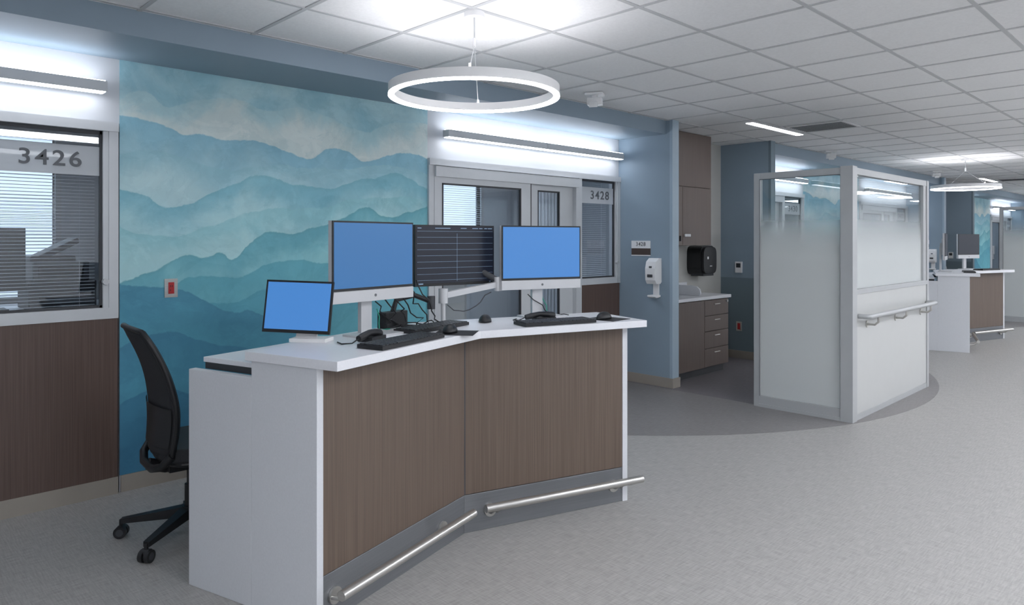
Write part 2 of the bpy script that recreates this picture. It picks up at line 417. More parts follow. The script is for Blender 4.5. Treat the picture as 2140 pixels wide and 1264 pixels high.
def wall_light(off, y0, y1):
    b = MB(); X = WX
    n = 2
    L_ = (y1-y0)/n
    for i in range(n):
        a = y0+i*L_+0.003; c = y0+(i+1)*L_-0.003
        b.box(X+0.05, X+0.13, a, c, 2.375, 2.435, 'alu_door')
        b.box(X+0.056, X+0.124, a+0.01, c-0.01, 2.370, 2.376, 'glow_wall')
        b.box(X+0.056, X+0.124, a+0.01, c-0.01, 2.434, 2.439, 'glow_wall')
        b.box(X+0.0, X+0.05, a+0.2, a+0.26, 2.38, 2.425, 'alu'); b.box(X+0.0, X+0.05, c-0.26, c-0.2, 2.38, 2.425, 'alu')
    return b.obj('wall_linear_lamp', (0, off, 0), bevel=0.003)
labels = [('3426', '3428'), ('3430', '3432'), ('3434', '3436')]
k = 1
for i in range(3):
    o = i*PER
    door_set(o, -1.14, 1.245, -1.02, -0.25, -0.03, 0.30, 0.555, 1.165, labels[i][0], 'door_%d' % k, 2.215); k += 1
    door_set(o, 3.568, 6.168, 3.70, 4.643, 4.916, 5.235, 5.515, 6.095, labels[i][1], 'door_%d' % k, 2.195); k += 1
    wall_light(o, -1.0, 1.165); wall_light(o, 3.69, 6.10)

# ------------------------------------------------------------------ patient rooms behind glass
def rooms():
    b = MB(); xb = XB
    wins = [(0.45, 1.5), (5.4, 6.75)]
    b.box(xb-0.1, xb, -1.2, 8.4, 0, 1.0, 'room_paint'); b.box(xb-0.1, xb, -1.2, 8.4, 2.45, CEIL, 'room_paint')
    ys = [-1.2]+[w for p in wins for w in p]+[8.4]
    for i in range(0, len(ys), 2): b.box(xb-0.1, xb, ys[i], ys[i+1], 1.0, 2.45, 'room_paint')
    b.box(xb, WX-0.12, 2.36, 2.44, 0, CEIL, 'room_paint'); b.box(xb, WX-0.12, -1.24, -1.16, 0, CEIL, 'room_paint')
    b.box(xb, WX-0.12, 8.28, 8.355, 0, CEIL, 'room_paint')
    o1 = b.obj('wall_patient_room')
    b = MB()
    for a, c in wins:
        b.box(xb-0.08, xb+0.02, a-0.05, a, 0.95, 2.5, 'alu'); b.box(xb-0.08, xb+0.02, c, c+0.05, 0.95, 2.5, 'alu')
        b.box(xb-0.08, xb+0.02, a, c, 2.45, 2.5, 'alu'); b.box(xb-0.08, xb+0.04, a, c, 0.95, 1.0, 'alu')
        b.box(xb-0.06, xb-0.02, (a+c)/2-0.02, (a+c)/2+0.02, 1.0, 2.45, 'alu')
    o4 = b.obj('window_frame')
    b = MB()
    for a, c in wins:
        z = 1.02
        while z < 2.43:
            M = T(xb+0.035, (a+c)/2, z, 0, 0, math.radians(15)); b.obox(M, 0.013, (c-a)/2, 0.0008, 'blind'); z += 0.03
    o2 = b.obj('window_blinds')
    b = MB()
    for a, c in ((0.58, 1.15), (5.54, 6.08), (-1.0, -0.27)):
        z = 1.13
        while z < 2.13:
            M = T(WX-0.105, (a+c)/2, z, 0, 0, math.radians(8)); b.obox(M, 0.007, (c-a)/2, 0.0007, 'blind'); z += 0.02
        for yy in (a+0.08, c-0.08): b.box(WX-0.1045, WX-0.1035, yy-0.001, yy+0.001, 1.12, 2.14, 'blind')
    o3 = b.obj('sidelight_blinds')
    b = MB()
    for a, c, x0 in ((0.3, 1.2, -5.9), (4.9, 6.4, -6.3)):  # ceiling panels added to brighten the rooms behind the glass
        b.box(x0, -5.7, a, c, CEIL-0.02, CEIL-0.0, 'white_plastic'); b.box(x0+0.04, -5.74, a+0.04, c-0.04, CEIL-0.024, CEIL-0.02, 'glow_room_fill')
    o5 = b.obj('added_room_fill')
    b = MB(); P = []
    for i in range(61):
        f = i/60; P.append((-6.9+0.03*math.sin(i*1.3), 7.15+f*0.9))
    poly = P+[(p[0]-0.004, p[1]) for p in P[::-1]]
    b.prism(poly, 0.35, 2.55, 'blind'); b.box(-6.92, -6.88, 6.9, 8.25, 2.56, 2.59, 'alu')
    o6 = b.obj('privacy_curtain')
    return [o1, o2, o3, o4, o5, o6]
ro = rooms(); dupall(ro, [PER, 2*PER])
b = MB(); b.box(-6.6, -5.6, 0.2, 2.2, 0.98, 1.02, 'counter_white'); b.box(-6.55, -5.65, 0.25, 2.15, 0, 0.98, 'panel_white'); b.obj('room_counter', bevel=0.003)
b = MB()
b.box(-6.25, -5.85, 1.0, 1.42, 1.02, 1.22, 'darkgrey'); b.box(-6.22, -5.88, 1.03, 1.38, 1.22, 1.36, 'text_grey')
b.box(-6.2, -5.9, 1.02, 1.3, 1.36, 1.40, 'black'); b.obox(T(-6.05, 1.2, 1.45, 0, 0.5), 0.14, 0.14, 0.02, 'black'); b.box(-5.85, -5.83, 1.06, 1.34, 1.1, 1.13, 'black')
b.box(-5.88, -5.86, 1.06, 1.34, 1.25, 1.33, 'black')
b.obj('printer', bevel=0.008)
b = MB(); b.box(-6.0, -5.95, 0.55, 1.0, 1.16, 1.60, 'black'); b.box(-6.06, -6.0, 0.74, 0.8, 1.03, 1.3, 'darkgrey'); b.box(-6.12, -5.92, 0.65, 0.9, 1.02, 1.035, 'darkgrey'); b.obj('patient_room_monitor', bevel=0.004)
b = MB(); b.box(-6.6, -6.2, 4.3, 5.3, 0, 1.0, 'panel_white'); b.box(-6.65, -6.15, 4.25, 5.35, 1.0, 1.04, 'counter_white'); b.obj('room_cabinet', bevel=0.004)

# ------------------------------------------------------------------ alcove cabinets
def cabinets():
    out = []
    b = MB(); y0, ym, y1 = 6.285, 6.965, 7.49; xf = -4.10
    b.box(WX, xf-0.02, y0, y1, 0.09, 0.85, 'wood_cab'); b.box(WX, xf-0.07, y0, y1, 0.0, 0.09, 'darkgrey')
    b.box(xf-0.02, xf, y0+0.003, ym-0.002, 0.095, 0.84, 'wood_cab')
    zs = [0.095, 0.30, 0.49, 0.665, 0.84]
    for i in range(4):
        b.box(xf-0.02, xf, ym+0.002, y1-0.002, zs[i]+0.003, zs[i+1]-0.003, 'wood_cab')
        zc = zs[i+1]-0.05
        b.box(xf, xf+0.012, (ym+y1)/2-0.06, (ym+y1)/2+0.06, zc-0.004, zc+0.004, 'steel')
    b.cyl((xf, y1-0.04, 0.81), (xf+0.015, y1-0.04, 0.81), 0.012, 'silver', 12)
    o = b.obj('base_cabinet', bevel=0.002); out.append(o)
    b = MB(); b.box(WX, xf+0.025, y0, y1+0.02, 0.85, 0.885, 'counter_white')
    pr = [(-4.66, 0.885), (-4.18, 0.885), (-4.16, 0.91), (-4.17, 0.96), (-4.21, 0.99), (-4.27, 1.0), (-4.66, 1.0)]
    Mx = Matrix(((1, 0, 0, 0), (0, 0, -1, 7.0), (0, 1, 0, 0), (0, 0, 0, 1)))
    b.prism(pr, 0, 0.02, 'counter_white', Mx)
    b.box(WX, WX+0.02, y0, y1+0.02, 0.885, 1.0, 'counter_white')
    b.cyl((-4.4, 6.62, 0.886), (-4.4, 6.62, 0.888), 0.17, 'steel', 28)
    b.tube([(-4.6, 6.62, 0.885), (-4.6, 6.62, 1.15), (-4.57, 6.62, 1.2), (-4.5, 6.62, 1.21), (-4.45, 6.62, 1.16)], 0.011, 'steel')
    out.append(b.obj('sink_countertop', bevel=0.003))
    b = MB(); xf = -4.34; zb = 1.45; ym = 6.90
    b.box(WX, xf-0.02, y0, 7.52, zb, 2.735, 'wood_cab')
    b.box(xf-0.02, xf, y0+0.002, 7.518, 2.12, 2.735, 'wood_cab')
    b.box(xf-0.02, xf, y0+0.002, ym-0.002, zb+0.002, 2.115, 'wood_cab'); b.box(xf-0.02, xf, ym+0.002, 7.518, zb+0.002, 2.115, 'wood_cab')
    b.box(xf, xf+0.015, ym+0.03, ym+0.15, 1.55, 1.58, 'silver'); b.box(xf, xf+0.012, ym-0.06, ym-0.04, 1.5, 1.56, 'black')
    out.append(b.obj('wall_cabinet', bevel=0.002))
    b = MB()
    prof = []
    for i in range(32):
        a = 2*math.pi*i/32
        n = 4.5
        ca, sa = math.cos(a), math.sin(a)
        prof.append((math.copysign(abs(ca)**(2/n), ca)*0.165, math.copysign(abs(sa)**(2/n), sa)*0.18))
    Mt = Matrix(((0, 0, 1, WX), (1, 0, 0, 7.70), (0, 1, 0, 1.265), (0, 0, 0, 1)))
    b.prism(prof, 0.0, 0.19, 'black', Mt)
    b.prism([(p[0]*0.9, p[1]*0.9) for p in prof], 0.19, 0.225, 'black', Mt)
    b.box(WX+0.03, WX+0.2, 7.58, 7.82, 1.075, 1.10, 'darkgrey'); b.box(WX+0.225, WX+0.228, 7.63, 7.66, 1.28, 1.31, 'white_plastic')
    b.box(WX+0.225, WX+0.227, 7.69, 7.74, 1.19, 1.2, 'white_plastic')
    out.append(b.obj('paper_towel_dispenser', bevel=0.012))
    b = MB(); b.box(-4.465, -4.375, 8.325, 8.35, 1.095, 1.235, 'white_plastic'); b.box(-4.45, -4.39, 8.322, 8.325, 1.16, 1.215, 'text_dark'); out.append(b.obj('thermostat', bevel=0.003))
    b = MB(); b.box(-4.46, -4.385, 8.344, 8.35, 0.35, 0.47, 'steel'); b.box(-4.44, -4.405, 8.339, 8.344, 0.37, 0.45, 'red'); out.append(b.obj('wall_outlet'))
    b = MB(); xc = -4.19
    side = [(0, 1.08), (0.02, 1.06), (0.09, 1.06), (0.115, 1.10), (0.12, 1.22), (0.10, 1.29), (0.05, 1.325), (0, 1.325)]
    Ms = Matrix(((0, 0, 1, xc-0.062), (-1, 0, 0, 6.17), (0, 1, 0, 0), (0, 0, 0, 1)))
    b.prism(side, 0, 0.124, 'white_plastic', Ms)
    b.box(xc-0.03, xc+0.03, 6.04, 6.052, 1.13, 1.16, 'darkgrey')
    b.box(xc-0.012, xc+0.022, 6.0455, 6.052, 1.225, 1.245, 'text_grey')
    b.box(xc-0.035, xc+0.035, 6.155, 6.17, 0.93, 1.08, 'white_plastic')
    tray = [(0, 0.925), (0.07, 0.915), (0.10, 0.93), (0.095, 0.945), (0.0, 0.945)]
    Mt2 = Matrix(((0, 0, 1, xc-0.05), (-1, 0, 0, 6.17), (0, 1, 0, 0), (0, 0, 0, 1)))
    b.prism(tray, 0, 0.1, 'white_plastic', Mt2)
    out.append(b.obj('soap_dispenser', bevel=0.006))
    return out
cab = cabinets(); dupall(cab, [PER, 2*PER])
for i in range(2):
    b = MB(); b.box(-4.505, -4.265, 6.163, 6.17, 1.425, 1.505, 'white_plastic'); b.box(-4.505, -4.265, 6.164, 6.17, 1.355, 1.425, 'brown_sign')
    b.box(-4.505, -4.265, 6.163, 6.17, 1.345, 1.355, 'white_plastic')
    o = b.obj('room_sign', (0, i*PER, 0)); text('number', labels[i][1], 0.058, (-4.385, 6.162, 1.468), FY, 'text_dark', o, space=1.1)
b = MB(); b.box(WX+0.004, WX+0.010, 1.51, 1.588, 1.155, 1.272, 'steel'); b.box(WX+0.010, WX+0.014, 1.532, 1.566, 1.178, 1.25, 'red')
b.box(WX+0.014, WX+0.015, 1.541, 1.545, 1.22, 1.232, 'black'); b.box(WX+0.014, WX+0.015, 1.552, 1.556, 1.22, 1.232, 'black'); b.box(WX+0.014, WX+0.015, 1.541, 1.545, 1.195, 1.205, 'black')
b.box(WX+0.010, WX+0.0135, 1.512, 1.52, 1.21, 1.22, 'silver')
b.obj('red_wall_outlet')

# ------------------------------------------------------------------ glass partition
def partition():
    b = MB(); zt = 2.12
    b.box(-2.30, -2.20, 6.06, 6.16, 0, zt+0.01, 'alu')
    b.box(-3.07, -3.015, 6.07, 6.13, 0, zt, 'alu'); b.box(-2.27, -2.205, 8.09, 8.145, 0, zt, 'alu')
    b.box(-3.015, -2.30, 6.07, 6.13, zt-0.055, zt, 'alu'); b.box(-3.015, -2.30, 6.07, 6.13, 0.0, 0.10, 'alu')
    b.box(-3.02, -2.30, 6.062, 6.07, 0.0, 0.03, 'alu')
    b.box(-3.015, -2.30, 6.095, 6.103, 0.10, zt-0.055, 'glass_frost')
    b.box(-2.27, -2.21, 6.16, 8.09, zt-0.055, zt, 'alu'); b.box(-2.27, -2.21, 6.16, 8.09, 0.0, 0.05, 'alu')
    b.box(-2.27, -2.205, 6.16, 8.09, 1.06, 1.10, 'alu')
    b.box(-2.265, -2.215, 6.16, 8.09, 0.05, 1.06, 'panel_white')
    b.box(-2.245, -2.237, 6.16, 8.0, 1.10, zt-0.055, 'glass_frost'); b.box(-2.26, -2.215, 8.0, 8.09, 1.10, zt-0.055, 'alu')
    b.box(-3.015, -2.30, 6.066, 6.07, zt-0.060, zt-0.055, 'text_grey'); b.box(-2.304, -2.30, 6.066, 6.07, 0.10, zt-0.055, 'text_grey'); b.box(-3.015, -3.011, 6.066, 6.07, 0.10, zt-0.055, 'text_grey')
    b.box(-2.206, -2.2045, 6.16, 6.165, 0.05, zt-0.055, 'text_grey')
    zr = 0.875; xr = -2.12
    b.tube([(-2.205, 6.20, zr), (xr-0.02, 6.20, zr), (xr, 6.215, zr), (xr, 6.25, zr), (xr, 7.9, zr), (xr, 8.05, zr), (xr-0.02, 8.07, zr), (-2.205, 8.07, zr)], 0.021, 'alu', 14)
    for yy in (6.42, 7.15, 7.9):
        b.tube([(xr, yy, zr-0.015), (xr, yy, zr-0.06), (xr-0.03, yy, zr-0.085), (-2.213, yy, zr-0.085)], 0.01, 'steel')
        b.cyl((-2.215, yy, zr-0.085), (-2.207, yy, zr-0.085), 0.03, 'steel')
    return b.obj('glass_partition', bevel=0.002)
pa = partition(); dupall([pa], [PER])

# ------------------------------------------------------------------ nurse station desk
A = Vector((-2.48, 1.355)); B = Vector((-2.774, 2.357)); C = Vector((-2.471, 3.339))
t1 = (B-A).normalized(); n1 = Vector((t1.y, -t1.x)); t2 = (C-B).normalized(); n2 = Vector((t2.y, -t2.x))
bis = (n1+n2).normalized(); cb = bis.dot(n1)
def off3(o, e0=0.0, e1=0.0):
    return [A+n1*o-t1*e0, B+bis*(o/cb), C+n2*o+t2*e1]
def desk():
    b = MB()
    def strip(o0, o1, z0, z1, m, e0=0, e1=0):
        f = off3(o0, e0, e1); r = off3(o1, e0, e1)
        b.prism([f[0], f[1], r[1], r[0]], z0, z1, m); b.prism([f[1], f[2], r[2], r[1]], z0, z1, m)
    strip(0.0, -0.02, 0.20, 1.02, 'wood', -0.002, -0.02)
    strip(-0.004, -0.022, 0.0, 0.196, 'steel_kick', -0.002, -0.02)
    strip(-0.33, -0.35, 0.0, 1.02, 'solid_white', -0.03, -0.03)
    strip(-0.022, -0.33, 0.08, 0.1, 'solid_white', -0.03, -0.03)
    j = off3(0.001)[1]; b.prism([j+t2*0.004, j-t1*0.004, j-t1*0.004-n1*0.004, j+t2*0.004-n2*0.004], 0.2, 1.02, 'darkgrey')
    def endp(P, t, n, s):
        q = [P, P+t*s*0.035]
        b.prism([q[0]+n*0.003, q[1]+n*0.003, q[1]-n*0.365, q[0]-n*0.365], 0, 1.02, 'solid_white')
        b.prism([q[0]-n*0.365, q[1]-n*0.365, q[1]-n*0.765, q[0]-n*0.765], 0, 0.95, 'solid_white')
    endp(A, t1, n1, 1); endp(C, t2, n2, -1)
    f = off3(0.12, 0.012, 0.05); r = off3(-0.39, 0.012, 0.05)
    b.prism([f[0], f[1], f[2], r[2], r[1], r[0]], 1.02, 1.058, 'counter_white')
    f = off3(-0.40, -0.055, -0.06); r = off3(-0.74, -0.055, -0.06)
    b.prism([f[0], f[1], f[2], r[2], r[1], r[0]], 0.975, 0.997, 'counter_white')
    f = off3(-0.405, -0.06, -0.08); r = off3(-0.735, -0.06, -0.08)
    b.prism([f[0], f[1], f[2], r[2], r[1], r[0]], 0.945, 0.975, 'darkgrey')
    for P, t, n in ((A+t1*0.35, t1, n1), (C-t2*0.35, t2, n2)):
        c = P-n*0.55
        b.box(c.x-0.04, c.x+0.04, c.y-0.04, c.y+0.04, 0.03, 0.945, 'darkgrey')
        for sg in (-1, 1):
            e = c+n*0.2*sg
            b.tube([(c.x, c.y, 0.02), (e.x, e.y, 0.02)], 0.018, 'darkgrey', 8)
    return b.obj('nurse_station_desk', bevel=0.004)
dk = desk()
def bumper():
    out = []
    for P, t, n, s0, s1 in ((A, t1, n1, 0.03, 0.975), (B, t2, n2, 0.075, 1.06)):
        b = MB(); z = 0.15
        p0 = P+t*s0+n*0.10; p1 = P+t*s1+n*0.10
        b.cyl((p0.x, p0.y, z), (p1.x, p1.y, z), 0.0205, 'steel', 24)
        for q in ((s0+0.07), (s1-0.13)):
            c = P+t*q
            a0 = c+n*0.10
            for w in (-0.022, 0.022):
                e0 = a0+t*w*0.35; e1 = c+t*w+n*0.004
                mid = c+n*0.05+t*w*0.8
                b.tube([(e0.x, e0.y, z-0.008), (mid.x, mid.y, z-0.045), (e1.x, e1.y, z-0.05)], 0.008, 'steel', 8)
            e = c-n*0.003; g = c+n*0.008
            b.cyl((e.x, e.y, z-0.05), (g.x, g.y, z-0.05), 0.034, 'steel', 20)
        out.append(b.obj('bumper_rail', bevel=0.002))
    return out
bp_ = bumper()
dupall([dk]+bp_, [PER])

def aio(name, pL, pR, z0, z1, scr, off=0):
    pL = Vector(pL); pR = Vector(pR); t = (pR-pL).normalized(); c = (pL+pR)/2
    ang = math.atan2(t.y, t.x); w = (pR-pL).length/2; h = (z1-z0)/2; zc = (z0+z1)/2
    M = T(c.x, c.y, zc, ang)
    b = MB()
    b.obox(M @ T(0, 0.014, 0), w, 0.012, h, 'silver')
    b.obox(M @ T(0, 0.0, 0.028), w, 0.003, h-0.028, 'black')
    b.obox(M @ T(0, -0.0035, 0.03), w-0.008, 0.001, h-0.038, scr)
    b.obox(M @ T(0, 0.0, -h+0.027), w, 0.004, 0.027, 'silver')
    b.cyl(M @ Vector((0, -0.004, -h+0.027)), M @ Vector((0, -0.0055, -h+0.027)), 0.007, 'text_grey', 16)
    b.obox(M @ T(0, 0.035, 0), w*0.6, 0.012, h*0.6, 'silver')
    zb = 1.058
    b.obox(M @ T(0, 0.07, (zb+zc)/2-zc), 0.035, 0.012, (zc-zb)/2, 'silver')
    b.obox(M @ T(0, 0.055, 0), 0.05, 0.02, 0.05, 'silver')
    b.obox(M @ T(-0.0, 0.01, zb+0.005-zc), 0.12, 0.085, 0.005, 'silver')
    return b.obj(name, (0, off, 0), bevel=0.003)
aio('desktop_computer', (-2.84, 1.63), (-2.94, 2.15), 1.225, 1.605, 'scr_blue2')
aio('desktop_computer', (-2.955, 2.79), (-2.79, 3.295), 1.225, 1.60, 'scr_blue')
aio('desktop_computer', (-2.84, 1.63), (-2.94, 2.15), 1.225, 1.605, 'scr_dark', PER)
aio('desktop_computer', (-2.955, 2.79), (-2.79, 3.295), 1.225, 1.60, 'scr_dark', PER)
def arm_monitor():
    pL = Vector((-3.12, 2.295)); pR = Vector((-3.06, 2.825)); t = (pR-pL).normalized(); c = (pL+pR)/2
    ang = math.atan2(t.y, t.x); w = (pR-pL).length/2; zc = 1.43; h = 0.17
    M = T(c.x, c.y, zc, ang); b = MB()
    b.obox(M @ T(0, 0.012, 0), w, 0.014, h, 'black'); b.obox(M @ T(0, -0.003, 0.004), w-0.006, 0.001, h-0.012, 'scr_dark')
    b.obox(M @ T(0, 0.04, 0), 0.08, 0.02, 0.08, 'darkgrey')
    for i in range(9):
        b.obox(M @ T(0, -0.0045, h-0.035-i*0.034), w-0.012, 0.0004, 0.0006, 'scr_line')
    b.obox(M @ T(0.005, -0.0045, -0.012), 0.0007, 0.0004, h-0.035, 'scr_line')
    for a, l in ((-0.24, 0.012), (-0.09, 0.05), (0.05, 0.02), (0.13, 0.02), (0.17, 0.012), (0.205, 0.01), (0.235, 0.015)):
        b.obox(M @ T(a, -0.0045, h-0.018), l, 0.0004, 0.0018, 'scr_line')
    b.obox(M @ T(-0.235, -0.0045, -h+0.014), 0.018, 0.0004, 0.003, 'scr_line')
    b.obox(M @ T(0.235, -0.0045, -h+0.014), 0.006, 0.0004, 0.002, 'scr_line')
    px, py = -3.03, 2.42
    b.box(px-0.03, px+0.03, py-0.03, py+0.03, 1.058, 1.07, 'silver')
    b.cyl((px, py, 1.07), (px, py, 1.24), 0.013, 'silver'); b.cyl((px, py, 1.17), (px, py, 1.25), 0.026, 'silver')
    b.obox(T((px-3.0)/2, (py+2.80)/2, 1.235, math.atan2(2.80-py, -3.0-px), 0, -0.12), 0.19, 0.016, 0.016, 'silver')
    b.cyl((-3.0, 2.80, 1.22), (-3.0, 2.80, 1.30), 0.022, 'silver')
    b.tube([(-3.0, 2.80, 1.28), (-3.08, 2.75, 1.33), (-3.13, 2.60, 1.40), (-3.13, 2.56, 1.43)], 0.018, 'darkgrey')
    return b.obj('arm_mounted_monitor', bevel=0.002)
arm_monitor()
def tablet():
    b = MB(); pL = Vector((-3.07, 1.43)); pR = Vector((-2.83, 1.615)); t = (pR-pL).normalized(); c = (pL+pR)/2
    ang = math.atan2(t.y, t.x)
    M = T(c.x, c.y, 1.215, ang, math.radians(-9)) @ Matrix.Rotation(math.radians(1.5), 4, 'Y')
    b.obox(M, 0.160, 0.006, 0.118, 'black'); b.obox(M @ T(0, -0.0065, 0.003), 0.151, 0.0008, 0.106, 'scr_blue')
    Mb = T(c.x, c.y, 0, ang)
    b.obox(Mb @ T(0.05, 0.03, 1.066), 0.085, 0.05, 0.008, 'white_plastic')
    b.obox(Mb @ T(0.03, 0.045, 1.13, 0, math.radians(-25)), 0.05, 0.004, 0.07, 'white_plastic')
    return b.obj('portable_display', bevel=0.002)
tablet()

def keyboard(x, y, ang, off=0):
    b = MB(); z = 1.058
    b.obox(T(0, 0, 0.010), 0.222, 0.07, 0.008, 'black')
    for r in range(6):
        for cidx in range(18):
            if r == 0 and 4 <= cidx <= 8: continue
            b.obox(T(-0.205+cidx*0.0241, -0.055+r*0.0215, 0.0195), 0.0100, 0.0085, 0.003, 'key')
    b.obox(T(-0.205+6*0.0241, -0.055, 0.0195), 0.056, 0.0088, 0.003, 'key')
    return b.obj('keyboard', (x, y+off, z), ang, bevel=0.0)
a1 = math.atan2(t1.y, t1.x); a2 = math.atan2(t2.y, t2.x)
keyboard(-2.59, 1.84, a1); keyboard(-2.89, 2.24, a1-0.05); keyboard(-2.60, 2.86, a2); keyboard(-2.60, 1.84, a1, PER); keyboard(-2.60, 2.86, a2, PER)
def mouse(x, y, ang, pad=True, padoff=(0, 0)):
    b = MB()
    b.ellip(T(0, 0, 0.003), 0.036, 0.060, 0.040, 'black', zmin=0.0)
    b.box(-0.003, 0.003, 0.02, 0.04, 0.026, 0.038, 'darkgrey')
    b.obj('computer_mouse', (x, y, 1.0605 if pad else 1.0585), ang)
    if pad:
        b = MB(); b.obox(T(0, 0, 0.001), 0.10, 0.09, 0.001, 'black_soft'); b.obj('mouse_pad', (x+padoff[0], y+padoff[1], 1.058), ang)
mouse(-2.70, 2.20, a1-1.57+0.4, True, (0.02, 0.02)); mouse(-2.92, 2.63, 0.8, False); mouse(-2.54, 3.21, a2-1.2, True, (0.0, 0.03))
def handset(x, y, ang):
    b = MB()
    b.tube([(-0.085, 0, 0.022), (-0.05, 0, 0.028), (0.0, 0, 0.038), (0.05, 0, 0.034), (0.08, 0, 0.026), (0.095, 0, 0.024)], 0.015, 'black', 12, rs=[0.014, 0.017, 0.014, 0.017, 0.022, 0.016])
    b.obox(T(0.03, 0, 0.010), 0.06, 0.035, 0.010, 'black')
    b.tube([(-0.085, 0, 0.022), (-0.12, 0.01, 0.006), (-0.14, 0.05, 0.004), (-0.10, 0.10, 0.004)], 0.003, 'black', 6)
    b.obj('barcode_scanner', (x, y, 1.058), ang)
handset(-2.74, 1.76, a1+0.15); handset(-2.76, 2.90, a2-0.1)
b = MB()
random.seed(5)
def wig(p, q, n, amp, zb):
    out = []
    for i in range(n+1):
        f = i/n
        out.append((p[0]+(q[0]-p[0])*f+random.uniform(-amp, amp)*math.sin(f*3.14), p[1]+(q[1]-p[1])*f+random.uniform(-amp, amp)*math.sin(f*3.14), max(zb, p[2]+(q[2]-p[2])*f-0.06*math.sin(f*3.14)+random.uniform(-amp, amp)*0.5)))
    return out
for i in range(6): b.tube(wig((-2.98, 1.95+i*0.05, 1.20+0.02*i), (-3.06+0.02*i, 2.22+i*0.03, 1.066), 10, 0.04, 1.064), 0.0035, 'black', 6)
b.tube(wig((-2.98, 1.96, 1.18), (-3.0, 2.05, 1.066), 8, 0.02, 1.064), 0.003, 'cable_green', 6)
b.tube(wig((-2.93, 3.1, 1.20), (-2.86, 3.10, 1.066), 8, 0.02, 1.064), 0.003, 'cable_green', 6)
b.tube(wig((-2.95, 3.0, 1.20), (-2.80, 3.2, 1.066), 8, 0.03, 1.064), 0.003, 'black', 6)
b.tube(wig((-3.0, 2.75, 1.22), (-3.03, 2.45, 1.15), 8, 0.02, 1.064), 0.003, 'darkgrey', 6)
b.obj('cable_bundle')
b = MB(); b.obox(T(-3.09, 2.13, 1.10, a1), 0.09, 0.03, 0.042, 'black')
b.tube([(-3.09, 2.13, 1.14), (-3.10, 2.16, 1.20), (-3.08, 2.26, 1.22), (-3.06, 2.36, 1.18)], 0.014, 'black', 10)
b.cyl((-3.06, 2.36, 1.14), (-3.06, 2.36, 1.21), 0.022, 'darkgrey'); b.obj('docking_station', bevel=0.005)

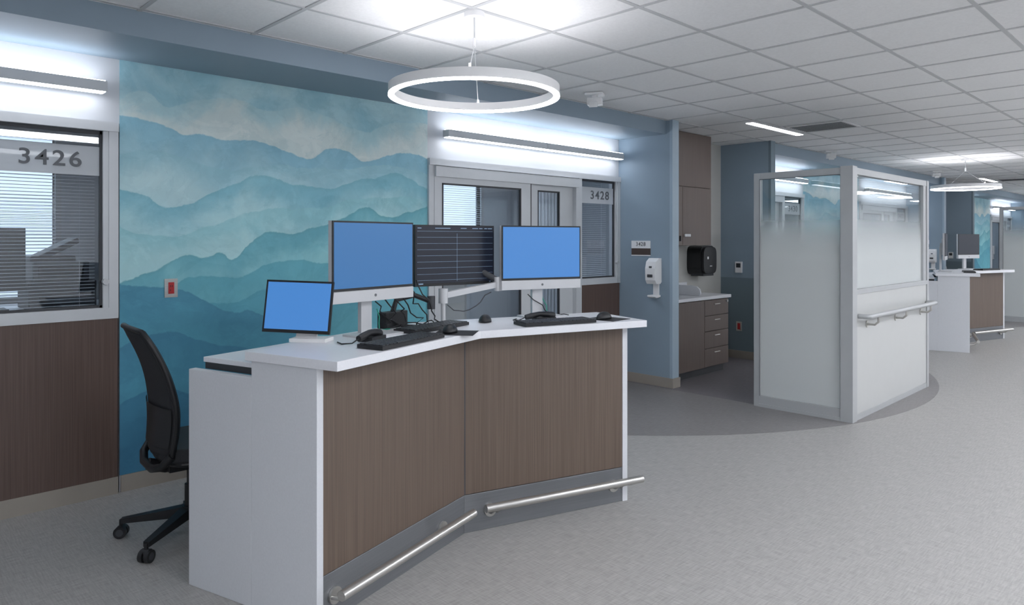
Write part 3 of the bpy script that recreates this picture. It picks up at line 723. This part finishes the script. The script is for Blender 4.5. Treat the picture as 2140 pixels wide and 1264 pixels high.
# ------------------------------------------------------------------ office chair
CH = -4
def chair(off=0):
    e = bpy.data.objects.new('office_chair', None); sc.collection.objects.link(e)
    e.location = (-3.77, 1.345+off, 0); e.rotation_euler = (0, 0, math.radians(CH))
    b = MB(); nv, nu = 16, 12; vs = []; fs = []
    def ctr(f):
        z = 0.47+0.61*f
        y = -0.18+0.035*math.sin(f*math.pi*0.9)-0.125*f*f
        return y, z
    def wid(f):
        return 0.20+0.055*math.sin(min(1, f*2.2)*math.pi/2)-0.05*max(0, f-0.4)/0.6-0.025*max(0, f-0.9)/0.1
    for i in range(nv+1):
        f = i/nv; yc, zc = ctr(f); w = wid(f)
        for j in range(nu+1):
            u = -1+2*j/nu; vs.append((u*w, yc+0.045*u*u*(1-0.3*f), zc+0.012*(1-u*u) if i == nv else zc))
    for i in range(nv):
        for j in range(nu):
            a = i*(nu+1)+j; fs.append((a, a+1, a+nu+2, a+nu+1))
    b.add(vs, fs, 'black_soft', True); b.obj('backrest', parent=e, solid=0.022)
    b = MB(); P = []
    for i in range(nv+1):
        f = i/nv; yc, zc = ctr(f); w = wid(f); P.append((-w, yc+0.045*(1-0.3*f)-0.006, zc))
    yc, zc = ctr(1); w = wid(1)
    for j in range(1, 8):
        u = -1+2*j/8; P.append((u*w, yc+0.045*u*u*0.7-0.006, zc+0.012*(1-u*u)))
    for i in range(nv, -1, -1):
        f = i/nv; yc, zc = ctr(f); w = wid(f); P.append((w, yc+0.045*(1-0.3*f)-0.006, zc))
    b.tube(P, 0.013, 'black', 10)
    yb, zb = ctr(0)
    b.tube([(-0.20, yb+0.04, zb), (-0.175, yb+0.0, zb-0.05), (-0.08, yb-0.02, zb-0.075), (0.08, yb-0.02, zb-0.075), (0.175, yb, zb-0.05), (0.20, yb+0.04, zb)], 0.02, 'black', 12)
    b.tube([(0, yb-0.02, zb-0.07), (0, yb+0.06, zb-0.10), (0, 0.0, 0.37)], 0.03, 'black', 12)
    vs = []; fs = []
    for i in range(7):
        f = 0.06+0.32*i/6; yc, zc = ctr(f)
        for j in range(9):
            u = -1+2*j/8; vs.append((u*wid(f)*0.92, yc+0.045*u*u*(1-0.3*f)-0.026, zc))
    for i in range(6):
        for j in range(8):
            a = i*9+j; fs.append((a, a+1, a+10, a+9))
    b.add(vs, fs, 'black', True)
    b.obj('back_frame', parent=e)
    b = MB()
    prof = []
    for i in range(32):
        a = 2*math.pi*i/32; ca, sa = math.cos(a), math.sin(a); n = 3.2
        prof.append((math.copysign(abs(ca)**(2/n), ca)*0.245, math.copysign(abs(sa)**(2/n), sa)*0.225+0.05))
    b.prism(prof, 0.43, 0.50, 'black_soft'); b.prism([(p[0]*0.92, p[1]*0.92) for p in prof], 0.405, 0.43, 'black')
    b.obj('seat', parent=e, bevel=0.02)
    b = MB()
    b.box(-0.08, 0.08, -0.12, 0.10, 0.355, 0.405, 'black')
    b.cyl((0, 0, 0.20), (0, 0, 0.37), 0.018, 'black'); b.cyl((0, 0, 0.09), (0, 0, 0.26), 0.028, 'black'); b.cyl((0, 0, 0.085), (0, 0, 0.15), 0.045, 'black')
    R = 0.335
    for i in range(5):
        aa = math.radians(-126-CH+72*i)
        d = Vector((math.cos(aa), math.sin(aa), 0)); s = Vector((-d.y, d.x, 0))
        p0 = Vector((0, 0, 0.12)); p1 = d*R+Vector((0, 0, 0.085))
        vs = []
        for p, w, h in ((p0+d*0.03, 0.028, 0.026), (p1, 0.016, 0.012)):
            for ax, az in ((-1, -1), (1, -1), (1, 1), (-1, 1)): vs.append(p+s*w*ax+Vector((0, 0, h*az)))
        b.add(vs, [(3, 2, 1, 0), (4, 5, 6, 7), (0, 1, 5, 4), (1, 2, 6, 5), (2, 3, 7, 6), (3, 0, 4, 7)], 'black')
        c = d*R
        b.cyl((c.x, c.y, 0.055), (c.x, c.y, 0.09), 0.01, 'black', 10)
        for sg in (-1, 1):
            q0 = c+s*sg*0.006+Vector((0, 0, 0.03)); q1 = c+s*sg*0.027+Vector((0, 0, 0.03))
            b.cyl(q0, q1, 0.03, 'black', 20); b.cyl(q1, q1+s*sg*0.001, 0.018, 'darkgrey', 16)
        b.cyl(c+s*-0.02+Vector((0, 0, 0.045)), c+s*0.02+Vector((0, 0, 0.045)), 0.02, 'black', 14)
    b.obj('star_base', parent=e)
    return e
chair()

# ------------------------------------------------------------------ ring pendant lamp
def ring(name, x, y, off=0):
    b = MB(); seg = 96; R0, R1 = 0.457, 0.427; z0, z1 = 2.28, 2.337
    def band(ra, za, rb, zb, m, flip=False):
        vs = []
        for i in range(seg):
            a = 2*math.pi*i/seg; vs.append((ra*math.cos(a), ra*math.sin(a), za)); vs.append((rb*math.cos(a), rb*math.sin(a), zb))
        fs = [(2*i, (2*i+2) % (2*seg), (2*i+3) % (2*seg), 2*i+1) for i in range(seg)]
        if flip: fs = [f[::-1] for f in fs]
        b.add(vs, fs, m, True)
    band(R0, z0, R0, z1, 'white_plastic'); band(R1, z0, R1, z1, 'white_plastic', True)
    band(R0, z1, R1, z1, 'glow_up'); band(R0, z0, R1, z0, 'glow_ring', True)
    band(R0+0.0005, z0, R0+0.0005, z0+0.009, 'glow_ring') ; band(R1-0.0005, z0, R1-0.0005, z0+0.012, 'glow_ring', True)
    b.cyl((0, 0, CEIL-0.03), (0, 0, CEIL), 0.055, 'white_plastic', 32)
    b.cyl((0, 0, 2.56), (0, 0, CEIL-0.03), 0.004, 'silver', 8); b.cyl((0, 0, 2.55), (0, 0, 2.60), 0.01, 'white_plastic', 10)
    for a in (math.radians(-44), math.radians(136)):
        ex, ey = 0.44*math.cos(a), 0.44*math.sin(a)
        b.cyl((0, 0, 2.56), (ex, ey, z1), 0.0022, 'silver', 6); b.cyl((ex, ey, z1-0.005), (ex, ey, z1+0.02), 0.006, 'silver', 8)
    return b.obj(name, (x, y+off, 0))
ring('ring_pendant_lamp', -2.85, 2.49); ring('ring_pendant_lamp', -2.85, 2.75, PER); ring('ring_pendant_lamp', -2.85, 2.75, 2*PER)

def linear_ceiling(x, y0, y1, w, m='glow', off=0, name='recessed_linear_lamp'):
    b = MB(); b.box(x-w/2-0.012, x+w/2+0.012, y0-0.012, y1+0.012, CEIL-0.008, CEIL-0.0046, 'white_plastic'); b.box(x-w/2, x+w/2, y0, y1, CEIL-0.012, CEIL-0.008, m)
    return b.obj(name, (0, off, 0))
for i in range(3): linear_ceiling(-3.53, 6.88, 8.10, 0.075, 'glow', i*PER)
for i in range(10):  # unseen panels beyond the frame, added to brighten floor and ceiling
    linear_ceiling(0.35, -1.6+i*2.9, -1.6+i*2.9+1.22, 0.55, 'glow_fill', 0, 'added_fill_panel')
    linear_ceiling(2.4, -1.6+i*2.9, -1.6+i*2.9+1.22, 0.55, 'glow_fill', 0, 'added_fill_panel')
for i in range(2):
    b = MB(); b.box(-3.4, -2.8, 7.45, 7.95, CEIL-0.010, CEIL-0.0046, 'tile')
    for q in range(9): b.box(-3.37, -2.83, 7.48+q*0.05, 7.50+q*0.05, CEIL-0.013, CEIL-0.010, 'vent_dark')
    b.obj('ceiling_vent', (0, i*PER, 0))
def sensor(x, y):
    b = MB(); b.obox(T(0, 0, CEIL-0.014, 0.5), 0.075, 0.06, 0.010, 'white_plastic'); b.cyl((0, 0, CEIL-0.05), (0, 0, CEIL-0.02), 0.025, 'white_plastic')
    b.obox(T(0, 0, CEIL-0.075, 0.5), 0.06, 0.04, 0.03, 'white_plastic'); b.obox(T(0.02, -0.04, CEIL-0.10, 0.5, 0.4), 0.035, 0.03, 0.022, 'white_plastic')
    b.obj('ceiling_camera', (x, y, 0), bevel=0.004)
sensor(-3.72, 4.58); sensor(-3.88, 9.9); sensor(-3.72, 4.58+PER)

# ------------------------------------------------------------------ world + camera
w = bpy.data.worlds.new('World'); sc.world = w; w.use_nodes = True
bg = w.node_tree.nodes['Background']; bg.inputs[0].default_value = (0.68, 0.82, 1.0, 1); bg.inputs[1].default_value = 1.5
cam = bpy.data.cameras.new('Camera'); co = bpy.data.objects.new('Camera', cam); sc.collection.objects.link(co)
co.location = (0, 0, H); co.rotation_euler = (math.radians(90), 0, math.radians(45.8))
cam.sensor_width = 36; cam.lens = 1470/2140*36; cam.shift_y = -132/2140; cam.clip_start = 0.05; cam.clip_end = 100
sc.camera = co
